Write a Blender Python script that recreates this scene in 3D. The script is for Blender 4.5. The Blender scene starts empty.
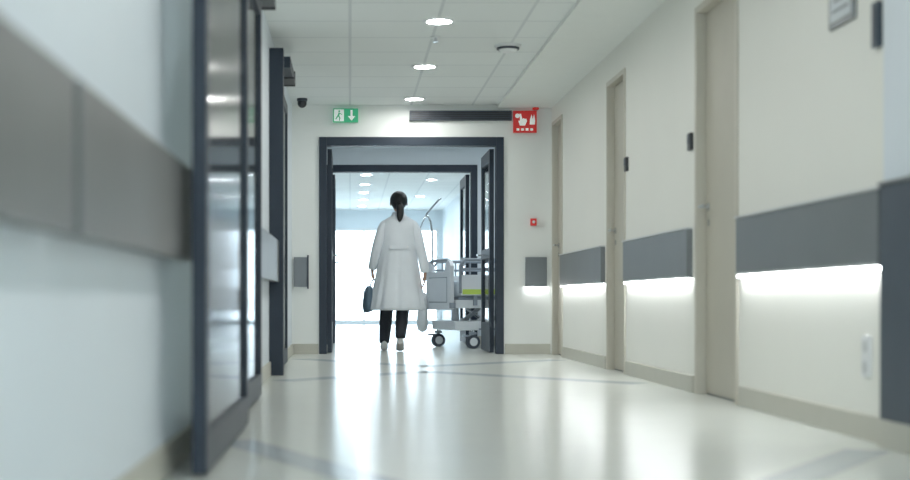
import bpy, math, random
from mathutils import Vector, Matrix
random.seed(3)
S=bpy.context.scene
S.view_settings.view_transform='Standard'
S.view_settings.exposure=0.15
S.view_settings.gamma=1.18

# ---------------------------------------------------------------- materials
def mat(name,col,rough=.5,metal=0,spec=.5,noise=0,nscale=8,emit=None,es=0,bump=0,coat=0):
    m=bpy.data.materials.new(name); m.use_nodes=True
    nt=m.node_tree; b=nt.nodes['Principled BSDF']
    c=(col[0],col[1],col[2],1)
    b.inputs['Base Color'].default_value=c
    b.inputs['Roughness'].default_value=rough
    b.inputs['Metallic'].default_value=metal
    b.inputs['Specular IOR Level'].default_value=spec
    b.inputs['Coat Weight'].default_value=coat
    if emit:
        b.inputs['Emission Color'].default_value=(*emit,1)
        b.inputs['Emission Strength'].default_value=es
    if noise or bump:
        tc=nt.nodes.new('ShaderNodeTexCoord'); n=nt.nodes.new('ShaderNodeTexNoise')
        n.inputs['Scale'].default_value=nscale; n.inputs['Detail'].default_value=4
        nt.links.new(tc.outputs['Object'],n.inputs['Vector'])
        if noise:
            r=nt.nodes.new('ShaderNodeValToRGB')
            r.color_ramp.elements[0].position=.3; r.color_ramp.elements[1].position=.7
            r.color_ramp.elements[0].color=(col[0]*(1-noise),col[1]*(1-noise),col[2]*(1-noise),1)
            r.color_ramp.elements[1].color=c
            nt.links.new(n.outputs['Fac'],r.inputs['Fac']); nt.links.new(r.outputs['Color'],b.inputs['Base Color'])
        if bump:
            bp=nt.nodes.new('ShaderNodeBump'); bp.inputs['Strength'].default_value=bump; bp.inputs['Distance'].default_value=.01
            nt.links.new(n.outputs['Fac'],bp.inputs['Height']); nt.links.new(bp.outputs['Normal'],b.inputs['Normal'])
    return m
def glass(name,tint=(.9,.95,.97),rough=.02):
    m=bpy.data.materials.new(name); m.use_nodes=True; nt=m.node_tree; nt.nodes.clear()
    o=nt.nodes.new('ShaderNodeOutputMaterial'); mx=nt.nodes.new('ShaderNodeMixShader')
    t=nt.nodes.new('ShaderNodeBsdfTransparent'); g=nt.nodes.new('ShaderNodeBsdfGlossy'); f=nt.nodes.new('ShaderNodeFresnel')
    t.inputs['Color'].default_value=(*tint,1); g.inputs['Roughness'].default_value=rough; f.inputs['IOR'].default_value=1.35
    nt.links.new(f.outputs[0],mx.inputs[0]); nt.links.new(t.outputs[0],mx.inputs[1]); nt.links.new(g.outputs[0],mx.inputs[2]); nt.links.new(mx.outputs[0],o.inputs[0])
    return m
def gridmat(name,c1,c2):
    m=mat(name,c1,.8); nt=m.node_tree; b=nt.nodes['Principled BSDF']
    tc=nt.nodes.new('ShaderNodeTexCoord'); br=nt.nodes.new('ShaderNodeTexBrick')
    br.offset=0; br.squash=1
    br.inputs['Scale'].default_value=1; br.inputs['Brick Width'].default_value=.6; br.inputs['Row Height'].default_value=.6
    br.inputs['Mortar Size'].default_value=.012; br.inputs['Mortar Smooth'].default_value=.2
    br.inputs['Color1'].default_value=(*c1,1); br.inputs['Color2'].default_value=(c1[0]*.96,c1[1]*.96,c1[2]*.96,1); br.inputs['Mortar'].default_value=(*c2,1)
    nt.links.new(tc.outputs['Object'],br.inputs['Vector']); nt.links.new(br.outputs['Color'],b.inputs['Base Color'])
    return m

M_wallR=mat('paint_cream',(.84,.84,.78),.6,noise=.02,nscale=2)
M_wallL=mat('paint_daylight_tint',(.72,.79,.85),.5,noise=.04,nscale=2)  # blue cast of daylight on the left wall mixed into the base colour
M_wallE=mat('paint_white',(.84,.86,.83),.6,noise=.02,nscale=2)
M_wallB=mat('paint_far_blueish',(.76,.83,.88),.6,noise=.02)
M_warm=mat('paint_warm_room',(.66,.65,.60),.6,noise=.05)
M_floor=mat('linoleum_floor',(.68,.71,.66),.2,spec=.6,noise=.03,nscale=5)
M_band=mat('linoleum_band',(.43,.48,.50),.2,spec=.6,noise=.04,nscale=5)
M_ceil=gridmat('ceiling_tiles',(.82,.86,.85),(.64,.68,.69))
M_plaster=mat('ceiling_plaster',(.83,.86,.83),.7,noise=.02)
M_frame=mat('frame_dark_bluegrey',(.014,.023,.038),.5,spec=.3,noise=.1)
M_steel=mat('brushed_steel_panel',(.16,.175,.185),.38,metal=.35,noise=.10,nscale=3)
M_steelL=mat('rail_panel_warm_grey',(.125,.132,.135),.35,metal=.35,noise=.3,nscale=2.5)
M_edge=mat('panel_edge_light',(.6,.62,.62),.3,metal=.3)
M_base=mat('baseboard_beige',(.48,.47,.40),.45,noise=.04)
M_door=mat('door_beige',(.47,.44,.36),.45,noise=.06,nscale=4)
M_doorf=mat('door_frame_beige',(.54,.51,.43),.45,noise=.04)
M_black=mat('black_plastic',(.010,.012,.016),.45,noise=.1)
M_dgrey=mat('dark_grey_plastic',(.045,.055,.075),.5,spec=.3,noise=.1)
M_guard=mat('wall_guard_grey',(.045,.062,.085),.5,spec=.3,noise=.1)
M_chrome=mat('chrome',(.6,.62,.64),.2,metal=1,noise=.05)
M_white=mat('white_plastic',(.82,.84,.85),.35,noise=.02)
M_bedw=mat('bed_white_panel',(.76,.80,.84),.35,noise=.03)
M_bedg=mat('bed_grey',(.24,.28,.33),.4,noise=.05)
M_matt=mat('mattress_cloth',(.6,.68,.74),.8,noise=.05,bump=.2)
M_green=mat('exit_green',(.02,.30,.13),.4,noise=.03,emit=(.02,.36,.16),es=.3)
M_red=mat('fire_red',(.66,.012,.010),.4,noise=.03,emit=(.7,.01,.01),es=.1)  # slight emission added so the red fittings read brighter; they are no lamps
M_signw=mat('sign_white',(.9,.92,.9),.4,noise=.01,emit=(.9,1,.92),es=.2)
M_lime=mat('lime_sticker',(.55,.75,.10),.5,noise=.03)
M_paper=mat('paper_notice',(.62,.67,.70),.6,noise=.04,nscale=20)
M_emit=mat('lamp_diffuser',(.9,.9,.9),.5,emit=(.98,1,.965),es=140,noise=.01)
M_emitB=mat('lamp_diffuser_cool',(.9,.9,.9),.5,emit=(.86,.95,1),es=120,noise=.01)
M_led=mat('led_strip',(.9,.9,.9),.5,emit=(.95,.99,1),es=26,noise=.01)
M_glass=glass('clear_glass'); M_glassL=glass('partition_glass',(.84,.88,.88),.10)
M_coat=mat('lab_coat_cotton',(.80,.85,.90),.85,noise=.04,nscale=9,bump=.25)
M_trous=mat('black_trousers',(.008,.011,.018),.8,noise=.2)
M_skin=mat('skin',(.42,.235,.165),.55,noise=.08,nscale=20)
M_hair=mat('black_hair',(.008,.008,.009),.5,noise=.4,nscale=30,bump=.5)
M_shoe=mat('white_shoes',(.80,.80,.78),.5,noise=.05)
M_sole=mat('shoe_sole',(.55,.53,.5),.7,noise=.05)
M_lip=mat('lips',(.45,.13,.12),.5,noise=.05)
M_eye=mat('eye_white',(.8,.8,.8),.3,noise=.01)
M_bag=mat('bag_blue_cloth',(.09,.15,.21),.8,noise=.2,nscale=12,bump=.3)

# ---------------------------------------------------------------- mesh builder
class MB:
    def __init__(s): s.v=[];s.f=[];s.m=[];s.sm=[];s.mats=[]
    def mi(s,m):
        if m not in s.mats: s.mats.append(m)
        return s.mats.index(m)
    def add(s,vs,fs,m,smooth=False):
        o=len(s.v); s.v+= [tuple(p) for p in vs]; k=s.mi(m)
        for f in fs: s.f.append([i+o for i in f]); s.m.append(k); s.sm.append(smooth)
    def box(s,x0,x1,y0,y1,z0,z1,m):
        vs=[(x,y,z) for x in(x0,x1) for y in(y0,y1) for z in(z0,z1)]
        s.add(vs,[(0,1,3,2),(4,6,7,5),(0,4,5,1),(2,3,7,6),(0,2,6,4),(1,5,7,3)],m)
    def tube(s,pts,rad,m,seg=12,ref=(0,1,0),mod=None,smooth=True):
        P=[Vector(p) for p in pts]; n=len(P); R=[]
        for r in rad: R.append(r if isinstance(r,(tuple,list)) else (r,r))
        vs=[]
        for i in range(n):
            t=(P[min(i+1,n-1)]-P[max(i-1,0)]).normalized()
            rf=Vector(ref)
            if abs(rf.dot(t))>.95: rf=Vector((1,0,0))
            u=rf.cross(t).normalized(); w=t.cross(u).normalized()
            for k in range(seg):
                a=2*math.pi*k/seg; q=1
                if mod: q=mod(i,a)
                vs.append(P[i]+u*(R[i][0]*math.cos(a)*q)+w*(R[i][1]*math.sin(a)*q))
        fs=[]
        for i in range(n-1):
            for k in range(seg):
                a=i*seg+k;b=i*seg+(k+1)%seg
                fs.append((a,b,b+seg,a+seg))
        fs.append(tuple(reversed(range(seg)))); fs.append(tuple(range((n-1)*seg,n*seg)))
        s.add(vs,fs,m,smooth)
    def cyl(s,p0,p1,r,m,seg=16,r2=None): s.tube([p0,p1],[r,r2 if r2 is not None else r],m,seg,smooth=False)
    def ell(s,c,r,m,nu=20,nv=12,fn=None):
        vs=[];fs=[]
        for j in range(1,nv):
            ph=math.pi*j/nv
            for i in range(nu):
                a=2*math.pi*i/nu
                p=Vector((math.cos(a)*math.sin(ph),math.sin(a)*math.sin(ph),math.cos(ph)))
                if fn: p=fn(p)
                vs.append((c[0]+p.x*r[0],c[1]+p.y*r[1],c[2]+p.z*r[2]))
        T=len(vs); pt=Vector((0,0,1)); pb=Vector((0,0,-1))
        if fn: pt=fn(pt); pb=fn(pb)
        vs.append((c[0]+pt.x*r[0],c[1]+pt.y*r[1],c[2]+pt.z*r[2])); vs.append((c[0]+pb.x*r[0],c[1]+pb.y*r[1],c[2]+pb.z*r[2]))
        for j in range(nv-2):
            for i in range(nu):
                a=j*nu+i;b=j*nu+(i+1)%nu; fs.append((a,a+nu,b+nu,b))
        for i in range(nu):
            fs.append((T,i,(i+1)%nu)); fs.append((T+1,(nv-2)*nu+(i+1)%nu,(nv-2)*nu+i))
        s.add(vs,fs,m,True)
    def build(s,name,parent=None,bevel=0,sub=0,loc=None,rot=None):
        me=bpy.data.meshes.new(name); me.from_pydata(s.v,[],s.f)
        for m in s.mats: me.materials.append(m)
        for i,p in enumerate(me.polygons): p.material_index=s.m[i]; p.use_smooth=s.sm[i]
        me.update(); o=bpy.data.objects.new(name,me); bpy.context.collection.objects.link(o)
        if bevel:
            b=o.modifiers.new('bev','BEVEL'); b.width=bevel; b.segments=2; b.limit_method='ANGLE'
        if sub:
            q=o.modifiers.new('sub','SUBSURF'); q.levels=sub; q.render_levels=sub
        if parent: o.parent=parent
        if loc: o.location=loc
        if rot: o.rotation_euler=rot
        return o
def empty(name,loc=(0,0,0),rot=(0,0,0)):
    e=bpy.data.objects.new(name,None); e.empty_display_size=.1; e.location=loc; e.rotation_euler=rot
    bpy.context.collection.objects.link(e); return e

XL,XR,H=-.57,1.98,2.445
YE,YE2,YF=13.75,16.6,30.0
Y0=-3.0
# ---------------------------------------------------------------- shell
b=MB(); b.box(-3.2,3.8,Y0-.1,YF+.1,-.1,0,M_floor); b.build('floor')
b=MB(); b.box(-3.2,3.8,Y0-.1,YF+.1,H,H+.1,M_ceil); b.build('ceiling')
b=MB(); b.box(1.45,XR,Y0,YE,H-.03,H,M_plaster); b.build('trim_ceiling_right')
# floor inlay bands
b=MB()
def band(pts,w,z=.0015):
    for (x0,y0),(x1,y1) in zip(pts[:-1],pts[1:]):
        d=Vector((x1-x0,y1-y0,0)); dn=d.normalized(); n=Vector((-dn.y,dn.x,0))*w/2
        a=Vector((x0,y0,z)); c=Vector((x1,y1,z))
        b.add([a-n,c-n,c+n,a+n],[(0,1,2,3)],M_band)
band([(-.45,5.35),(.55,3.0),(1.85,5.0)],.16)
band([(-.45,9.2),(.55,10.4),(1.85,8.9)],.20)
band([(-.45,12.6),(.6,11.2),(1.85,12.4)],.22)
b.build('trim_floor_inlay')

RD=[(7.13,8.0,2.2),(10.05,10.76,2.2),(13.03,13.66,2.26)]
b=MB(); y=Y0
for a,c,h in RD:
    b.box(XR,XR+.14,y,a,0,H,M_wallR); b.box(XR,XR+.14,a,c,h,H,M_wallR); y=c
b.box(XR,XR+.14,y,YE,0,H,M_wallR); b.build('wall_right')
LO=[(5.1,7.75,2.2),(10.05,11.9,2.2)]
b=MB(); y=Y0
for a,c,h in LO:
    b.box(XL-.1,XL,y,a,0,H,M_wallL); b.box(XL-.1,XL,a,c,h,H,M_wallL); y=c
b.box(XL-.1,XL,y,YE2,0,H,M_wallL); b.build('wall_left')
def endwall(name,y,xr,m):
    b=MB()
    b.box(XL,-.304,y,y+.12,0,H,m); b.box(1.51,xr,y,y+.12,0,H,m); b.box(-.304,1.51,y,y+.12,2.13,H,m)
    return b.build(name)
endwall('wall_end',YE,3.6,M_wallE)
endwall('wall_vestibule_far',YE2,3.6,M_wallB)
b=MB(); b.box(3.6,3.7,YE,YE2+.12,0,H,M_wallB); b.build('wall_vestibule_right')
b=MB(); b.box(XL-.1,XL,YE2+.0,YF,0,H,M_wallB); b.build('wall_far_left')
b=MB(); b.box(XR,XR+.1,YE2+.12,YF,0,H,M_wallB); b.build('wall_far_right')
# window walls
def winwall(name,y0,y1,x0,x1,z0,z1,m):
    b=MB()
    b.box(XL-.1,x0,y0,y1,0,H,m); b.box(x1,XR+.14,y0,y1,0,H,m); b.box(x0,x1,y0,y1,z1,H,m)
    if z0>0: b.box(x0,x1,y0,y1,0,z0,m)
    b.build(name)
winwall('wall_far_end',YF,YF+.1,-.5,1.9,.04,2.05,M_wallB)
winwall('wall_back',Y0-.1,Y0,-.45,1.85,.3,2.3,M_wallL)
def window(name,y,x0,x1,z0,z1,nm):
    b=MB(); t=.05
    b.box(x0,x0+t,y-.03,y+.03,z0,z1,M_white); b.box(x1-t,x1,y-.03,y+.03,z0,z1,M_white)
    b.box(x0+t,x1-t,y-.03,y+.03,z0,z0+t,M_white); b.box(x0+t,x1-t,y-.03,y+.03,z1-t,z1,M_white)
    for i in range(1,nm):
        x=x0+(x1-x0)*i/nm; b.box(x-.02,x+.02,y-.025,y+.025,z0+t,z1-t,M_white)
    b.box(x0+t,x1-t,y-.004,y+.004,z0+t,z1-t,M_glass)
    b.build(name)
window('window_1',YF+.05,-.5,1.9,.04,2.05,3)
window('window_2',Y0-.05,-.45,1.85,.3,2.3,3)
# side room behind the glazed partition
b=MB(); b.box(-3.2,-3.1,3.6,12.8,0,H,M_warm); b.build('wall_side_room_back')
b=MB(); b.box(-3.1,XL-.1,3.6,3.7,0,H,M_warm); b.build('wall_side_room_near')
b=MB(); b.box(-3.1,XL-.1,12.7,12.8,0,H,M_warm); b.build('wall_side_room_far')
b=MB(); b.box(-3.1,XL-.1,8.8,8.9,0,H,M_warm); b.build('wall_side_room_divider')

# baseboards
def bb(name,boxes):
    b=MB()
    for q in boxes: b.box(*q,0,.1,M_base)
    b.build(name,bevel=.004)
bb('baseboard_right',[(XR-.015,XR,5.15,7.09),(XR-.015,XR,8.04,10.01),(XR-.015,XR,10.8,12.99),(XR-.015,XR,Y0,4.2)])
bb('baseboard_left',[(XL,XL+.015,Y0,5.08),(XL,XL+.015,7.85,9.84),(XL,XL+.015,12.0,YE)])
bb('baseboard_end',[(XL+.016,-.31,YE-.015,YE),(1.52,1.965,YE-.015,YE)])
bb('baseboard_vestibule',[(-.57+.0,-.31,YE2-.015,YE2),(1.52,3.6,YE2-.015,YE2),(XL,XL+.015,YE+.12,YE2-.016)])
bb('baseboard_far',[(XL,XL+.015,YE2+.13,YF),(XR-.015,XR,YE2+.13,YF)])

# ---------------------------------------------------------------- right doors
for i,(a,c,h) in enumerate(RD):
    b=MB(); t=.035
    b.box(XR-.012,XR+.10,c-t,c,0,h,M_doorf); b.box(XR-.012,XR+.10,a,a+t,0,h,M_doorf); b.box(XR-.012,XR+.10,a+t,c-t,h-t,h,M_doorf)
    b.box(XR+.045,XR+.09,a+t+.003,c-t-.003,.008,h-t-.003,M_door)
    b.box(XR+.05,XR+.10,a+t,c-t,0,.008,M_dgrey)
    yh=c-t-.07
    b.cyl((XR+.045,yh,1.06),(XR+.033,yh,1.06),.024,M_chrome); b.cyl((XR+.045,yh,1.06),(XR-.01,yh,1.06),.009,M_chrome)
    b.cyl((XR-.008,yh+.008,1.06),(XR-.008,yh-.11,1.06),.009,M_chrome)
    b.cyl((XR+.045,yh,.97),(XR+.036,yh,.97),.02,M_chrome)
    for zh in (.25,1.15,1.9): b.cyl((XR+.04,a+t+.006,zh-.05),(XR+.04,a+t+.006,zh+.05),.009,M_chrome,10)
    b.build('door_%d'%(i+1),bevel=.002)

# crash-rail panels with LED wash beneath
def railR(y0,y1):
    b=MB(); b.box(1.945,XR,y0,y1,.66,.945,M_steel); b.box(1.935,XR,y0,y1,.945,.955,M_edge)
    b.box(1.943,1.947,y0,y1,.66,.672,M_edge)
    b.box(1.95,1.972,y0+.01,y1-.01,.648,.66,M_led); b.build('wall_crash_rail',bevel=.002)
railR(5.16,7.06); railR(8.09,9.98); railR(10.86,12.98)
b=MB(); b.box(1.72,1.93,YE-.035,YE,.66,.95,M_steel); b.box(1.73,1.92,YE-.03,YE-.008,.648,.66,M_led); b.build('wall_crash_rail',bevel=.002)
b=MB(); b.box(-.55,-.42,YE-.035,YE,.66,.95,M_steel); b.box(-.42,-.405,YE-.045,YE,.64,.97,M_dgrey); b.build('wall_crash_rail',bevel=.003)
b=MB(); b.box(XL+.02,-.50,7.86,9.84,.66,.95,M_steel); b.box(XL,XL+.02,7.9,9.8,.72,.88,M_steel); b.build('wall_crash_rail',bevel=.004)
for y0,y1 in ((-2.5,.3),(.34,2.55),(2.6,4.5)):
    b=MB(); b.box(XL+.02,-.50,y0,y1,.66,.95,M_steelL); b.box(XL,XL+.02,y0+.05,y1-.05,.72,.88,M_dgrey)
    b.build('wall_crash_rail',bevel=.006)
# dark wall guard at the near right
b=MB(); b.box(1.94,XR,4.3,5.13,.1,.955,M_guard); b.box(1.93,XR,4.3,5.13,0,.1,M_base); b.box(1.93,XR,4.3,5.13,.955,.967,M_steel); b.build('wall_corner_guard',bevel=.004)
b=MB(); b.box(1.955,XR,4.3,5.13,.967,H-.035,M_wallL); b.build('trim_wall_panel_right')

# ---------------------------------------------------------------- glazed sliding partitions (left)
def leaf(name,x0,x1,y0,y1,h,handle=True,st=.075,g=M_glassL):
    b=MB()
    b.box(x0,x1,y0,y0+st,.012,h,M_frame); b.box(x0,x1,y1-st,y1,.012,h,M_frame)
    b.box(x0,x1,y0+st,y1-st,.012,.13,M_frame); b.box(x0,x1,y0+st,y1-st,h-.08,h,M_frame)
    xm=(x0+x1)/2; b.box(xm-.006,xm+.006,y0+st,y1-st,.13,h-.08,g)
    if handle:
        b.cyl((x1+.03,y0+.04,.85),(x1+.03,y0+.04,1.35),.011,M_chrome,12)
        for z in(.9,1.3): b.cyl((x1,y0+.04,z),(x1+.03,y0+.04,z),.007,M_chrome,8)
    return b.build(name,bevel=.003)
leaf('sliding_glass_door',-.475,-.43,4.2,5.93,2.17,False)
leaf('sliding_glass_door',-.535,-.485,6.0,7.7,2.17)
leaf('sliding_glass_door',-.56,-.525,10.0,11.8,2.17,False)
def track(y0,y1):
    b=MB(); b.box(-.54,-.425,y0,y1,2.19,2.27,M_frame); b.box(XL+.002,-.54,y0+.1,y1-.1,2.20,2.25,M_frame)
    b.box(-.56,-.42,y1,y1+.03,2.175,2.29,M_black); b.box(-.52,-.415,y1-.35,y1-.05,2.175,2.19,M_black)
    b.build('sliding_door_track',bevel=.003)
track(3.2,7.9)
track(9.98,10.75)
b=MB()
b.box(XL,-.545,7.75,7.84,0,2.18,M_frame)
b.build('trim_partition_jamb')
b=MB(); b.box(XL,-.47,9.86,9.97,0,2.31,M_frame); b.build('trim_door_jamb',bevel=.003)

# ---------------------------------------------------------------- double door portals
def portal(name,y):
    b=MB(); x0,x1,h,t=-.304,1.51,2.13,.075
    b.box(x0,x0+t,y-.02,y+.14,0,h,M_frame); b.box(x1-t,x1,y-.02,y+.14,0,h,M_frame); b.box(x0+t,x1-t,y-.02,y+.14,h-.085,h,M_frame)
    b.build(name,bevel=.004)
portal('door_frame',YE); portal('door_frame',YE2)
def oleaf(x0,x1,y0,y1):
    b=MB(); h=2.03; st=.11
    b.box(x0,x1,y0,y0+st,.01,h,M_frame); b.box(x0,x1,y1-st,y1,.01,h,M_frame)
    b.box(x0,x1,y0+st,y1-st,.01,.3,M_frame); b.box(x0,x1,y0+st,y1-st,h-.12,h,M_frame); b.box(x0,x1,y0+st,y1-st,.95,1.05,M_frame)
    xm=(x0+x1)/2; b.box(xm-.005,xm+.005,y0+st,y1-st,.3,.95,M_glassL); b.box(xm-.005,xm+.005,y0+st,y1-st,1.05,h-.12,M_glassL)
    sgn=-1 if x0>.5 else 1; xf=x0 if sgn<0 else x1
    b.cyl((xf,y1-.06,1.0),(xf+sgn*.045,y1-.06,1.0),.009,M_chrome,10); b.cyl((xf+sgn*.045,y1-.05,1.0),(xf+sgn*.045,y1-.18,1.0),.009,M_chrome,10)
    b.build('double_door_leaf',bevel=.003)
oleaf(1.385,1.43,YE+.15,YE+1.05); oleaf(-.225,-.18,YE+.15,YE+1.05)
oleaf(1.385,1.43,YE2+.15,YE2+1.05); oleaf(-.225,-.18,YE2+.15,YE2+1.05)

# ---------------------------------------------------------------- ceiling fixtures
def downlight(x,y,m=M_emit,r=.085):
    b=MB(); seg=28; vs=[];fs=[]
    prof=[(r*1.28,H),(r*1.26,H-.008),(r*1.0,H-.011),(r*.97,H-.004)]
    for (q,z) in prof:
        for k in range(seg):
            a=2*math.pi*k/seg; vs.append((x+q*math.cos(a),y+q*math.sin(a),z))
    for j in range(3):
        for k in range(seg):
            a=j*seg+k;c=j*seg+(k+1)%seg; fs.append((a,c,c+seg,a+seg))
    b.add(vs,fs,M_white,True)
    vs=[(x+r*.97*math.cos(2*math.pi*k/seg),y+r*.97*math.sin(2*math.pi*k/seg),H-.004) for k in range(seg)]
    b.add(vs,[tuple(reversed(range(seg)))],m)
    b.build('ceiling_downlight')
for y in (-1.5,.35,2.2,4.05,5.9,7.75,9.58,11.45,13.3): downlight(.61,y)
for x,y in ((.6,15.2),(1.5,15.0),(2.6,15.2)): downlight(x,y,M_emitB)  # includes extra vestibule downlights, added to brighten the bed on the right
for y in (17.8,19.6,21.4,23.2,25,26.8,28.6): downlight(.25,y,M_emitB); 
for y in (18.7,22.3,25.9): downlight(1.3,y,M_emitB)
for x,y in ((-1.9,5.2),(-1.9,7.4),(-1.9,11)): downlight(x,y)
b=MB(); c=(1.185,10.5)
b.cyl((*c,H),(*c,H-.02),.10,M_white,28); b.cyl((*c,H-.02),(*c,H-.035),.085,M_dgrey,28); b.cyl((*c,H-.035),(*c,H-.055),.07,M_white,28,.05)
b.build('smoke_detector',bevel=.002)
b=MB(); c=(.62,10.15)
b.cyl((*c,H),(*c,H-.012),.035,M_white,16); b.cyl((*c,H-.012),(*c,H-.04),.01,M_chrome,10); b.cyl((*c,H-.04),(*c,H-.044),.02,M_chrome,12)
b.build('fire_sprinkler')
b=MB(); c=(-.455,13.3)
b.cyl((*c,H),(*c,H-.025),.05,M_dgrey,20); b.ell((c[0],c[1],H-.045),(.044,.044,.045),M_black); b.build('security_dome_camera')

# ---------------------------------------------------------------- end wall signage
b=MB()
def flat(pts,y,m): b.add([(x,y,z) for x,z in pts],[tuple(range(len(pts)))],m)
def disc(cx,cz,r,y,m,n=14): flat([(cx+r*math.cos(-2*math.pi*k/n),cz+r*math.sin(-2*math.pi*k/n)) for k in range(n)],y,m)
b.box(-.165,.08,YE-.05,YE-.01,2.27,2.405,M_green); b.box(-.10,.02,YE-.01,YE,2.30,2.37,M_white)
y=YE-.0515
flat([(-.155,2.28),(-.06,2.28),(-.06,2.395),(-.155,2.395)],y,M_signw)
y-=.001
disc(-.105,2.377,.010,y,M_green)
flat([(-.125,2.33),(-.108,2.325),(-.096,2.36),(-.112,2.366)],y,M_green)
flat([(-.125,2.335),(-.145,2.30),(-.136,2.295),(-.113,2.328)],y,M_green)
flat([(-.118,2.33),(-.105,2.31),(-.108,2.285),(-.098,2.285),(-.093,2.312),(-.105,2.335)],y,M_green)
flat([(-.098,2.352),(-.078,2.34),(-.076,2.347),(-.098,2.362)],y,M_green)
flat([(.005,2.39),(.005,2.33),(-.022,2.33),(.015,2.285),(.052,2.33),(.025,2.33),(.025,2.39)],y,M_signw)
b.build('exit_sign')
b=MB()
b.box(1.60,1.83,YE-.03,YE-.004,2.17,2.385,M_red); y=YE-.032
disc(1.64,2.335,.022,y,M_signw); 
flat([(1.665,2.24),(1.715,2.24),(1.735,2.285),(1.725,2.31),(1.715,2.30),(1.70,2.315),(1.69,2.30),(1.675,2.355),(1.66,2.355),(1.668,2.29),(1.65,2.285)],y,M_signw)
for (cx,s) in ((1.775,1),(1.80,.7)): flat([(cx-.014*s,2.25),(cx+.014*s,2.25),(cx+.018*s,2.29),(cx+.004,2.35),(cx-.012*s,2.30)],y,M_signw)
for k,cx in enumerate((1.645,1.69,1.735,1.78)): flat([(cx-.013,2.19),(cx+.013,2.19),(cx+.013,2.212),(cx-.013,2.212)],y,M_signw)
b.box(1.66,1.77,YE-.004,YE,2.2,2.35,M_white)
b.build('fire_alarm_sign')
b=MB(); b.box(1.79,1.85,YE-.05,YE,2.395,2.44,M_red); b.cyl((1.82,YE-.05,2.417),(1.82,YE-.065,2.417),.018,M_red); b.build('fire_alarm_sounder',bevel=.004)
b=MB(); b.box(.585,1.585,YE-.05,YE,2.29,2.385,M_dgrey)
for k in range(4): b.box(.6,1.57,YE-.058,YE-.05,2.30+k*.02,2.31+k*.02,M_black)
b.build('ventilation_grille',bevel=.002)
b=MB(); b.box(1.77,1.83,YE-.03,YE,1.26,1.33,M_red); b.cyl((1.80,YE-.03,1.295),(1.80,YE-.038,1.295),.015,M_white); b.build('fire_call_point',bevel=.004)

# ---------------------------------------------------------------- right wall small things
for y,z in ((8.1,1.45),(9.98,1.50)):
    b=MB(); b.box(XR-.022,XR,y-.035,y+.035,z-.05,z+.05,M_black); b.box(XR-.025,XR-.022,y-.028,y+.028,z-.01,z+.04,M_dgrey); b.build('card_reader',bevel=.005)
b=MB(); b.box(XR-.014,XR,5.47,5.75,1.64,2.0,M_steel); b.box(XR-.017,XR-.014,5.495,5.725,1.665,1.975,M_paper)
for k in range(6): b.box(XR-.0185,XR-.017,5.52,5.70-.02*(k%3),1.70+k*.04,1.708+k*.04,M_dgrey)
b.build('framed_notice')
b=MB(); b.box(XR-.022,XR,5.2,5.26,1.48,1.65,M_guard); b.box(XR-.026,XR-.022,5.212,5.248,1.50,1.63,M_dgrey); b.build('wall_sign_plate',bevel=.005)  # black sign plate on the near right wall
b=MB(); b.box(XR-.012,XR,5.31,5.39,.24,.40,M_white)
for z in(.28,.36): b.cyl((XR-.012,5.35,z),(XR-.015,5.35,z),.025,M_edge,18)
b.build('power_socket',bevel=.003)

# ---------------------------------------------------------------- hospital bed
bed=empty('hospital_bed',(1.09,15.05,0),(0,0,math.radians(15)))
b=MB()
b.box(.34,1.8,.12,.17,.22,.30,M_bedw); b.box(.34,1.8,.73,.78,.22,.30,M_bedw)
b.box(.06,.34,.06,.84,.20,.30,M_bedw); b.box(1.8,2.02,.06,.84,.20,.30,M_bedw)
b.box(.36,.9,.20,.70,.20,.27,M_bedg); b.box(.9,1.2,.17,.73,.2,.26,M_bedw)
b.build('base_frame',bed,bevel=.012)
b=MB()
for x in(.5,1.6):
    for y in(.2,.7):
        b.tube([(x-.15,y,.27),(x+.12,y,.47)],[.025,.025],M_bedw,10); b.tube([(x+.15,y,.27),(x-.12,y,.47)],[.018,.018],M_chrome,10)
    b.cyl((x-.15,.17,.27),(x-.15,.73,.27),.02,M_chrome,10)
b.tube([(.2,.45,.28),(.2,.45,.46)],[.045,.04],M_bedw,14); b.tube([(1.9,.45,.28),(1.9,.45,.46)],[.045,.04],M_bedw,14)
b.build('lifting_arms',bed)
b=MB()
b.box(.05,2.05,.03,.87,.44,.53,M_bedw)
for k in range(4): b.box(.1+k*.48,.55+k*.48,.06,.84,.53,.565,M_bedg)
b.build('deck',bed,bevel=.008)
b=MB(); b.box(.08,2.02,.06,.84,.566,.74,M_matt); b.build('mattress',bed,bevel=.04)
b=MB(); b.ell((1.78,.45,.79),(.2,.32,.07),M_white,fn=lambda p:Vector((math.copysign(abs(p.x)**.6,p.x),math.copysign(abs(p.y)**.6,p.y),p.z))); b.build('pillow',bed)
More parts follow.
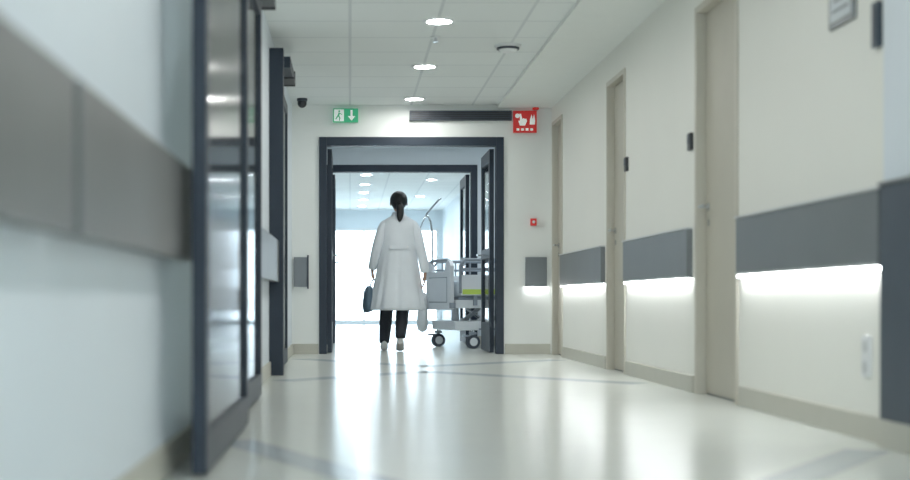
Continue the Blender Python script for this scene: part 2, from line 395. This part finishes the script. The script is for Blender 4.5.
def board(name,x,m):
    b=MB()
    # rounded outline with a real hand-hold slot: built as a bottom panel, two posts and a top bar
    def prism(out):
        n=len(out); vs=[(x,y,z) for y,z in out]+[(x+.04,y,z) for y,z in out]
        fs=[tuple(range(n)),tuple(reversed(range(n,2*n)))]+[(i,i+n,(i+1)%n+n,(i+1)%n) for i in range(n)]
        b.add(vs,fs,m)
    prism([(.05,.42),(.85,.42),(.87,.46),(.87,.84),(.03,.84),(.03,.46)])
    prism([(.03,.84),(.22,.84),(.22,.91),(.13,.965),(.07,.95),(.03,.90)])
    prism([(.68,.84),(.87,.84),(.87,.90),(.83,.95),(.77,.965),(.68,.91)])
    b.tube([(x+.02,.10,.94),(x+.02,.2,.965),(x+.02,.7,.965),(x+.02,.80,.94)],[.02]*4,M_bedg,10,ref=(1,0,0))
    for s in(x-.004,x+.04): b.box(s,s+.004,.14,.76,.50,.78,M_bedg); b.box(s-.002,s+.006,.15,.75,.51,.77,M_bedw)
    for yy in(.02,.88): b.cyl((x+.02,yy,.44),(x+.02,yy,.50),.035,M_bedg,12)
    b.build(name,bed,bevel=.008)
board('footboard',-.0,M_bedw); board('headboard',2.06,M_bedw)
for k,(xa,xb) in enumerate(((.10,.98),(1.08,1.97))):
    for j,(y,s) in enumerate(((-.005,1),(.905,-1))):
        b=MB(); 
        b.tube([(xa,y,.60),(xa,y,.90),(xa+.05,y,.965),(xb-.08,y,.965),(xb-.02,y,.90),(xb,y,.60)],[.017]*6,M_bedg,10)
        b.box(xa+.01,xb-.02,y-.01,y+.01,.58,.80,M_bedw)
        b.tube([(xa+.0,y,.865),(xb-.02,y,.865)],[.012,.012],M_bedg,8)
        for t in(.12,.3,.5,.7,.88): b.cyl((xa+(xb-xa)*t,y,.80),(xa+(xb-xa)*t,y,.955),.009,M_bedg,8)
        for t in(.2,.8): b.box(xa+(xb-xa)*t-.02,xa+(xb-xa)*t+.02,min(y,y+s*.035),max(y,y+s*.035),.47,.62,M_bedg)
        if j==0: b.box(xa+.02,xa+.45,y-.014,y-.01,.59,.645,M_lime)
        b.build('side_rail_%d'%(k*2+j+1),bed,bevel=.003)
for k,(x,y) in enumerate(((.28,.1),(.12,.8),(1.94,.1),(1.94,.8))):
    b=MB(); r=.075
    for s in(-.022,.022):
        b.cyl((x,y+s-.012,r),(x,y+s+.012,r),r,M_dgrey,24); b.cyl((x,y+s-.014,r),(x,y+s+.014,r),r*.6,M_bedw,20)
    b.box(x-.03,x+.03,y-.045,y+.045,r*2+.005,r*2+.03,M_bedg)
    b.box(x-.015,x+.015,y-.006,y+.006,r,r*2+.01,M_bedg)
    b.cyl((x,y,r*2+.02),(x,y,.21),.02,M_chrome,12)
    b.box(x-.12,x-.02,y-.02,y+.02,.13,.15,M_bedg)
    b.build('caster_%d'%(k+1),bed,bevel=.002)
b=MB()
b.tube([(.075,.86,.5),(.075,.86,1.25),(.04,.83,1.42),(-.02,.8,1.50)],[.012]*4,M_chrome,10)
b.tube([(-.02,.8,1.50),(.10,.72,1.66),(.12,.70,1.67)],[.01]*3,M_chrome,10)
b.tube([(-.02,.8,1.50),(-.10,.84,1.30)],[.008]*2,M_chrome,8)
b.build('lifting_pole',bed)
b=MB(); b.tube([(-.04,.82,.62),(-.05,.82,.56),(-.06,.82,.42),(-.065,.82,.28),(-.06,.82,.16)],[(.015,.05),(.035,.09),(.05,.11),(.058,.12),(.05,.10)],M_white,20,mod=lambda i,a:1+.07*math.sin(5*a+i)); b.build('hanging_linen_bag',bed,sub=1)

# ---------------------------------------------------------------- woman
WX,WY=.505,14.5
wom=empty('woman',(WX,WY,0))
J={'pel':(0,0,.92),'sp':(0,-.005,1.08),'ch':(0,0,1.27),'nb':(0,0,1.385),'nt':(0,.01,1.46),
'sl':(-.145,0,1.335),'el':(-.225,-.035,1.07),'wl':(-.272,.07,.845),
'sr':(.145,0,1.335),'er':(.220,-.05,1.06),'wr':(.268,-.07,.81),
'hl':(-.085,.0,.87),'kl':(-.120,.14,.47),'al':(-.145,.20,.085),
'hr':(.08,0,.87),'kr':(.045,.05,.47),'ar':(.010,-.20,.15)}
R={'pel':.11,'sp':.10,'ch':.115,'nb':.055,'nt':.047,'sl':.05,'el':.036,'wl':.024,'sr':.05,'er':.036,'wr':.024,
'hl':.08,'kl':.05,'al':.032,'hr':.08,'kr':.05,'ar':.032}
E=[('pel','sp'),('sp','ch'),('ch','nb'),('nb','nt'),('ch','sl'),('sl','el'),('el','wl'),('ch','sr'),('sr','er'),('er','wr'),
('pel','hl'),('hl','kl'),('kl','al'),('pel','hr'),('hr','kr'),('kr','ar')]
K=list(J); me=bpy.data.meshes.new('body'); me.from_pydata([J[k] for k in K],[(K.index(a),K.index(c)) for a,c in E],[])
ob=bpy.data.objects.new('body',me); bpy.context.collection.objects.link(ob); ob.parent=wom
sk=ob.modifiers.new('skin','SKIN'); sk.use_smooth_shade=True
for i,k in enumerate(K): me.skin_vertices[0].data[i].radius=(R[k]*.85,R[k]*.85)
me.skin_vertices[0].data[0].use_root=True
s2=ob.modifiers.new('s','SUBSURF'); s2.levels=2; s2.render_levels=2; me.materials.append(M_skin)
# head
b=MB()
def hf(p):
    q=p.copy()
    if q.z<0: q.x*=1-.28*(-q.z)**1.3; 
    if q.y>0 and q.z<-.2: q.y*=1.0+.05
    if q.y>.6 and -.1<q.z<.35: q.y*=.97
    return q
b.ell((0,.012,1.535),(.075,.092,.112),M_skin,24,16,hf)
b.tube([(0,.098,1.555),(0,.112,1.535),(0,.120,1.517),(0,.104,1.508)],[.006,.009,.013,.007],M_skin,8)
for s in(-1,1):
    b.ell((s*.028,.092,1.548),(.013,.008,.007),M_eye,10,8); b.ell((s*.028,.0985,1.548),(.006,.003,.006),M_black,8,6)
    b.tube([(s*.014,.103,1.566),(s*.03,.101,1.570),(s*.044,.092,1.564)],[.003]*3,M_hair,6)
    b.ell((s*.085,.0,1.53),(.009,.018,.028),M_skin,10,8)
b.ell((0,.1,1.486),(.022,.007,.007),M_lip,12,8)
b.build('head',wom,sub=1)
b=MB()
def hr(p):
    q=p.copy()
    if q.z<0: q.x*=1-.22*(-q.z)
    return q
b.ell((0,-.012,1.555),(.094,.102,.104),M_hair,24,16,hr)
b.tube([(0,-.09,1.525),(.004,-.125,1.515),(.010,-.138,1.47),(.012,-.135,1.41),(.006,-.125,1.36),(.002,-.120,1.33)],[.026,.036,.042,.040,.028,.008],M_hair,12)
b.tube([(0,-.09,1.525),(0,-.12,1.52)],[.028,.028],M_black,12)
b.build('hair',wom,sub=1)
# coat: lofted, folds that grow towards the hem
rings=[(0,.005,1.415,.060,.058),(0,0,1.395,.080,.068),(0,-.002,1.378,.118,.082),(0,-.004,1.352,.158,.10),(0,-.004,1.28,.180,.118),
(0,-.004,1.18,.182,.124),(0,-.002,1.08,.178,.122),(0,0,.98,.190,.132),(-.003,.005,.85,.215,.15),(-.005,.01,.70,.240,.17),(-.008,.0,.55,.268,.20),(-.01,-.01,.435,.295,.235),(-.01,-.01,.425,.285,.225)]
def cm(i,a):
    if i<5: return 1
    k=min((i-5)/6,1)
    return 1+k*(.05*math.sin(6*a+.7+.15*i)+.035*math.sin(11*a+i*.2)+.025*math.sin(17*a))-(.10*k if abs(a-4.71)<.05 or abs(a-1.57)<.05 else 0)
b=MB(); b.tube([r[:3] for r in rings],[(r[3],r[4]) for r in rings],M_coat,72,mod=cm)
b.tube([(0,.012,1.375),(0,.012,1.41),(0,.014,1.438)],[(.088,.078),(.076,.070),(.064,.060)],M_coat,24)
b.box(-.10,.10,-.137,-.123,1.055,1.095,M_coat)
for s in(-1,1): b.cyl((s*.085,-.137,1.075),(s*.085,-.141,1.075),.009,M_white,10)
b.build('lab_coat',wom)
b=MB()
for s,e,w in((-1,J['el'],J['wl']),(1,J['er'],J['wr'])):
    p=[(s*.095,0,1.33),(s*.140,0,1.315),(s*.170,-.006,1.26),(s*.197,-.02,1.17),(e[0],e[1],e[2]),(e[0]*.35+w[0]*.65,(e[1]+w[1])/2,.94),(w[0],w[1],w[2]+.01),(w[0],w[1],w[2]+.0)]
    b.tube(p,[(.045,.045),(.058,.066),(.060,.068),(.058,.064),(.054,.058),(.052,.054),(.050,.052),(.036,.038)],M_coat,18,mod=lambda i,a:1+(.06*math.sin(3*a+i*2.1) if 1<i<6 else 0))
b.build('coat_sleeves',wom,sub=1)
b=MB()
for h,k,a in((J['hl'],J['kl'],J['al']),(J['hr'],J['kr'],J['ar'])):
    H1=Vector(h);K1=Vector(k);A1=Vector(a)
    b.tube([H1+Vector((0,0,.03)),H1.lerp(K1,.4),H1.lerp(K1,.8),K1,K1.lerp(A1,.35),K1.lerp(A1,.7),A1+Vector((0,0,.02)),A1-Vector((0,0,.02))],[(.088,.10),(.085,.09),(.078,.082),(.074,.078),(.069,.076),(.062,.070),(.057,.066),(.055,.064)],M_trous,16,mod=lambda i,a:1+.03*math.sin(4*a+i*1.7))
b.build('trousers',wom,sub=1)
# shoes: the left one flat ahead, the right one pushing off its toe
def shoe(name,x,y,ang):
    pts=[(-.085,.055),(-.06,.06),(0,.055),(.07,.042),(.13,.032),(.17,.022)]
    ca,sa=math.cos(ang),math.sin(ang)
    def P(t,z):
        dt=t-.11
        if t>=.11: return (x,y+t,z)
        return (x,y+.11+dt*ca+z*sa*.6,z*ca-dt*sa)
    b=MB()
    b.tube([P(t,h*.9+.004) for t,h in pts],[(.026,.046),(.036,.052),(.038,.048),(.044,.036),(.042,.027),(.022,.016)],M_shoe,16,ref=(0,0,1))
    b.tube([P(t,.013) for t,h in pts],[(.022,.010),(.036,.012),(.038,.012),(.046,.012),(.043,.012),(.02,.010)],M_sole,16,ref=(0,0,1))
    b.build(name,wom,sub=1)
shoe('shoe_left',-.145,.21,0); shoe('shoe_right',.010,-.17,math.radians(24))
# hands: palm, four bent fingers of different length, thumb off the side of the palm
def hand(name,w,s,curl):
    b=MB(); x,y,z=w
    b.tube([(x,y,z+.02),(x,y,z-.005),(x,y+.004,z-.035),(x,y+.004,z-.07),(x,y+.004,z-.09)],[(.02,.026),(.019,.027),(.016,.038),(.015,.041),(.011,.038)],M_skin,14)
    for i,(dy,l) in enumerate(((.031,.068),(.011,.076),(-.010,.070),(-.029,.055))):
        c=-s*curl
        p0=Vector((x,y+dy,z-.075)); p1=p0+Vector((c*.010,0,-.02)); 
        p2=p1+Vector((c*l*.18,0,-l*.42)); p3=p2+Vector((c*l*.30,0,-l*.30*(1.2-curl*.3))); p4=p3+Vector((c*l*.32,0,-l*.2*(1-curl*.6)))
        b.tube([p0,p1,p2,p3,p4],[.009,.0092,.0085,.0078,.0055],M_skin,8)
    b.tube([(x,y+.022,z-.02),(x-s*.008,y+.044,z-.042),(x-s*.015,y+.054,z-.068),(x-s*.02,y+.054,z-.09)],[.012,.0115,.0095,.006],M_skin,8)
    b.build(name,wom,sub=1)
hand('hand_right',J['wr'],1,.6); hand('hand_left',J['wl'],-1,1.4)
# bag carried in her left hand
b=MB(); bx,by=-.300,.07
b.tube([(bx,by,.68),(bx-.005,by,.65),(bx-.012,by,.56),(bx-.018,by,.47),(bx-.015,by,.41),(bx-.012,by,.40)],[(.024,.11),(.042,.14),(.056,.17),(.062,.18),(.055,.175),(.035,.15)],M_bag,20,ref=(0,1,0),mod=lambda i,a:1+.05*math.sin(5*a+i))
for s in(-1,1): b.tube([(bx,by+s*.09,.66),(bx+.015,by+s*.06,.72),(bx+.042,by+s*.03,.745),(bx+.044,by,.752)],[.008]*4,M_bag,8)
b.build('tote_bag',None,sub=1,loc=(WX,WY,0))

# ---------------------------------------------------------------- world + camera
w=bpy.data.worlds.new('World'); S.world=w; w.use_nodes=True
bg=w.node_tree.nodes['Background']; bg.inputs[0].default_value=(.79,.91,1,1); bg.inputs[1].default_value=7.5
cam=bpy.data.cameras.new('Camera'); co=bpy.data.objects.new('Camera',cam); bpy.context.collection.objects.link(co)
co.location=(0,0,.54); co.rotation_euler=(math.radians(90),0,0)
cam.sensor_width=36; cam.lens=1400/910*36; cam.shift_x=(455-350)/910; cam.shift_y=(299-240)/910
cam.clip_start=.05; cam.clip_end=200
cam.dof.use_dof=True; cam.dof.focus_distance=14.4; cam.dof.aperture_fstop=1.6
S.camera=co
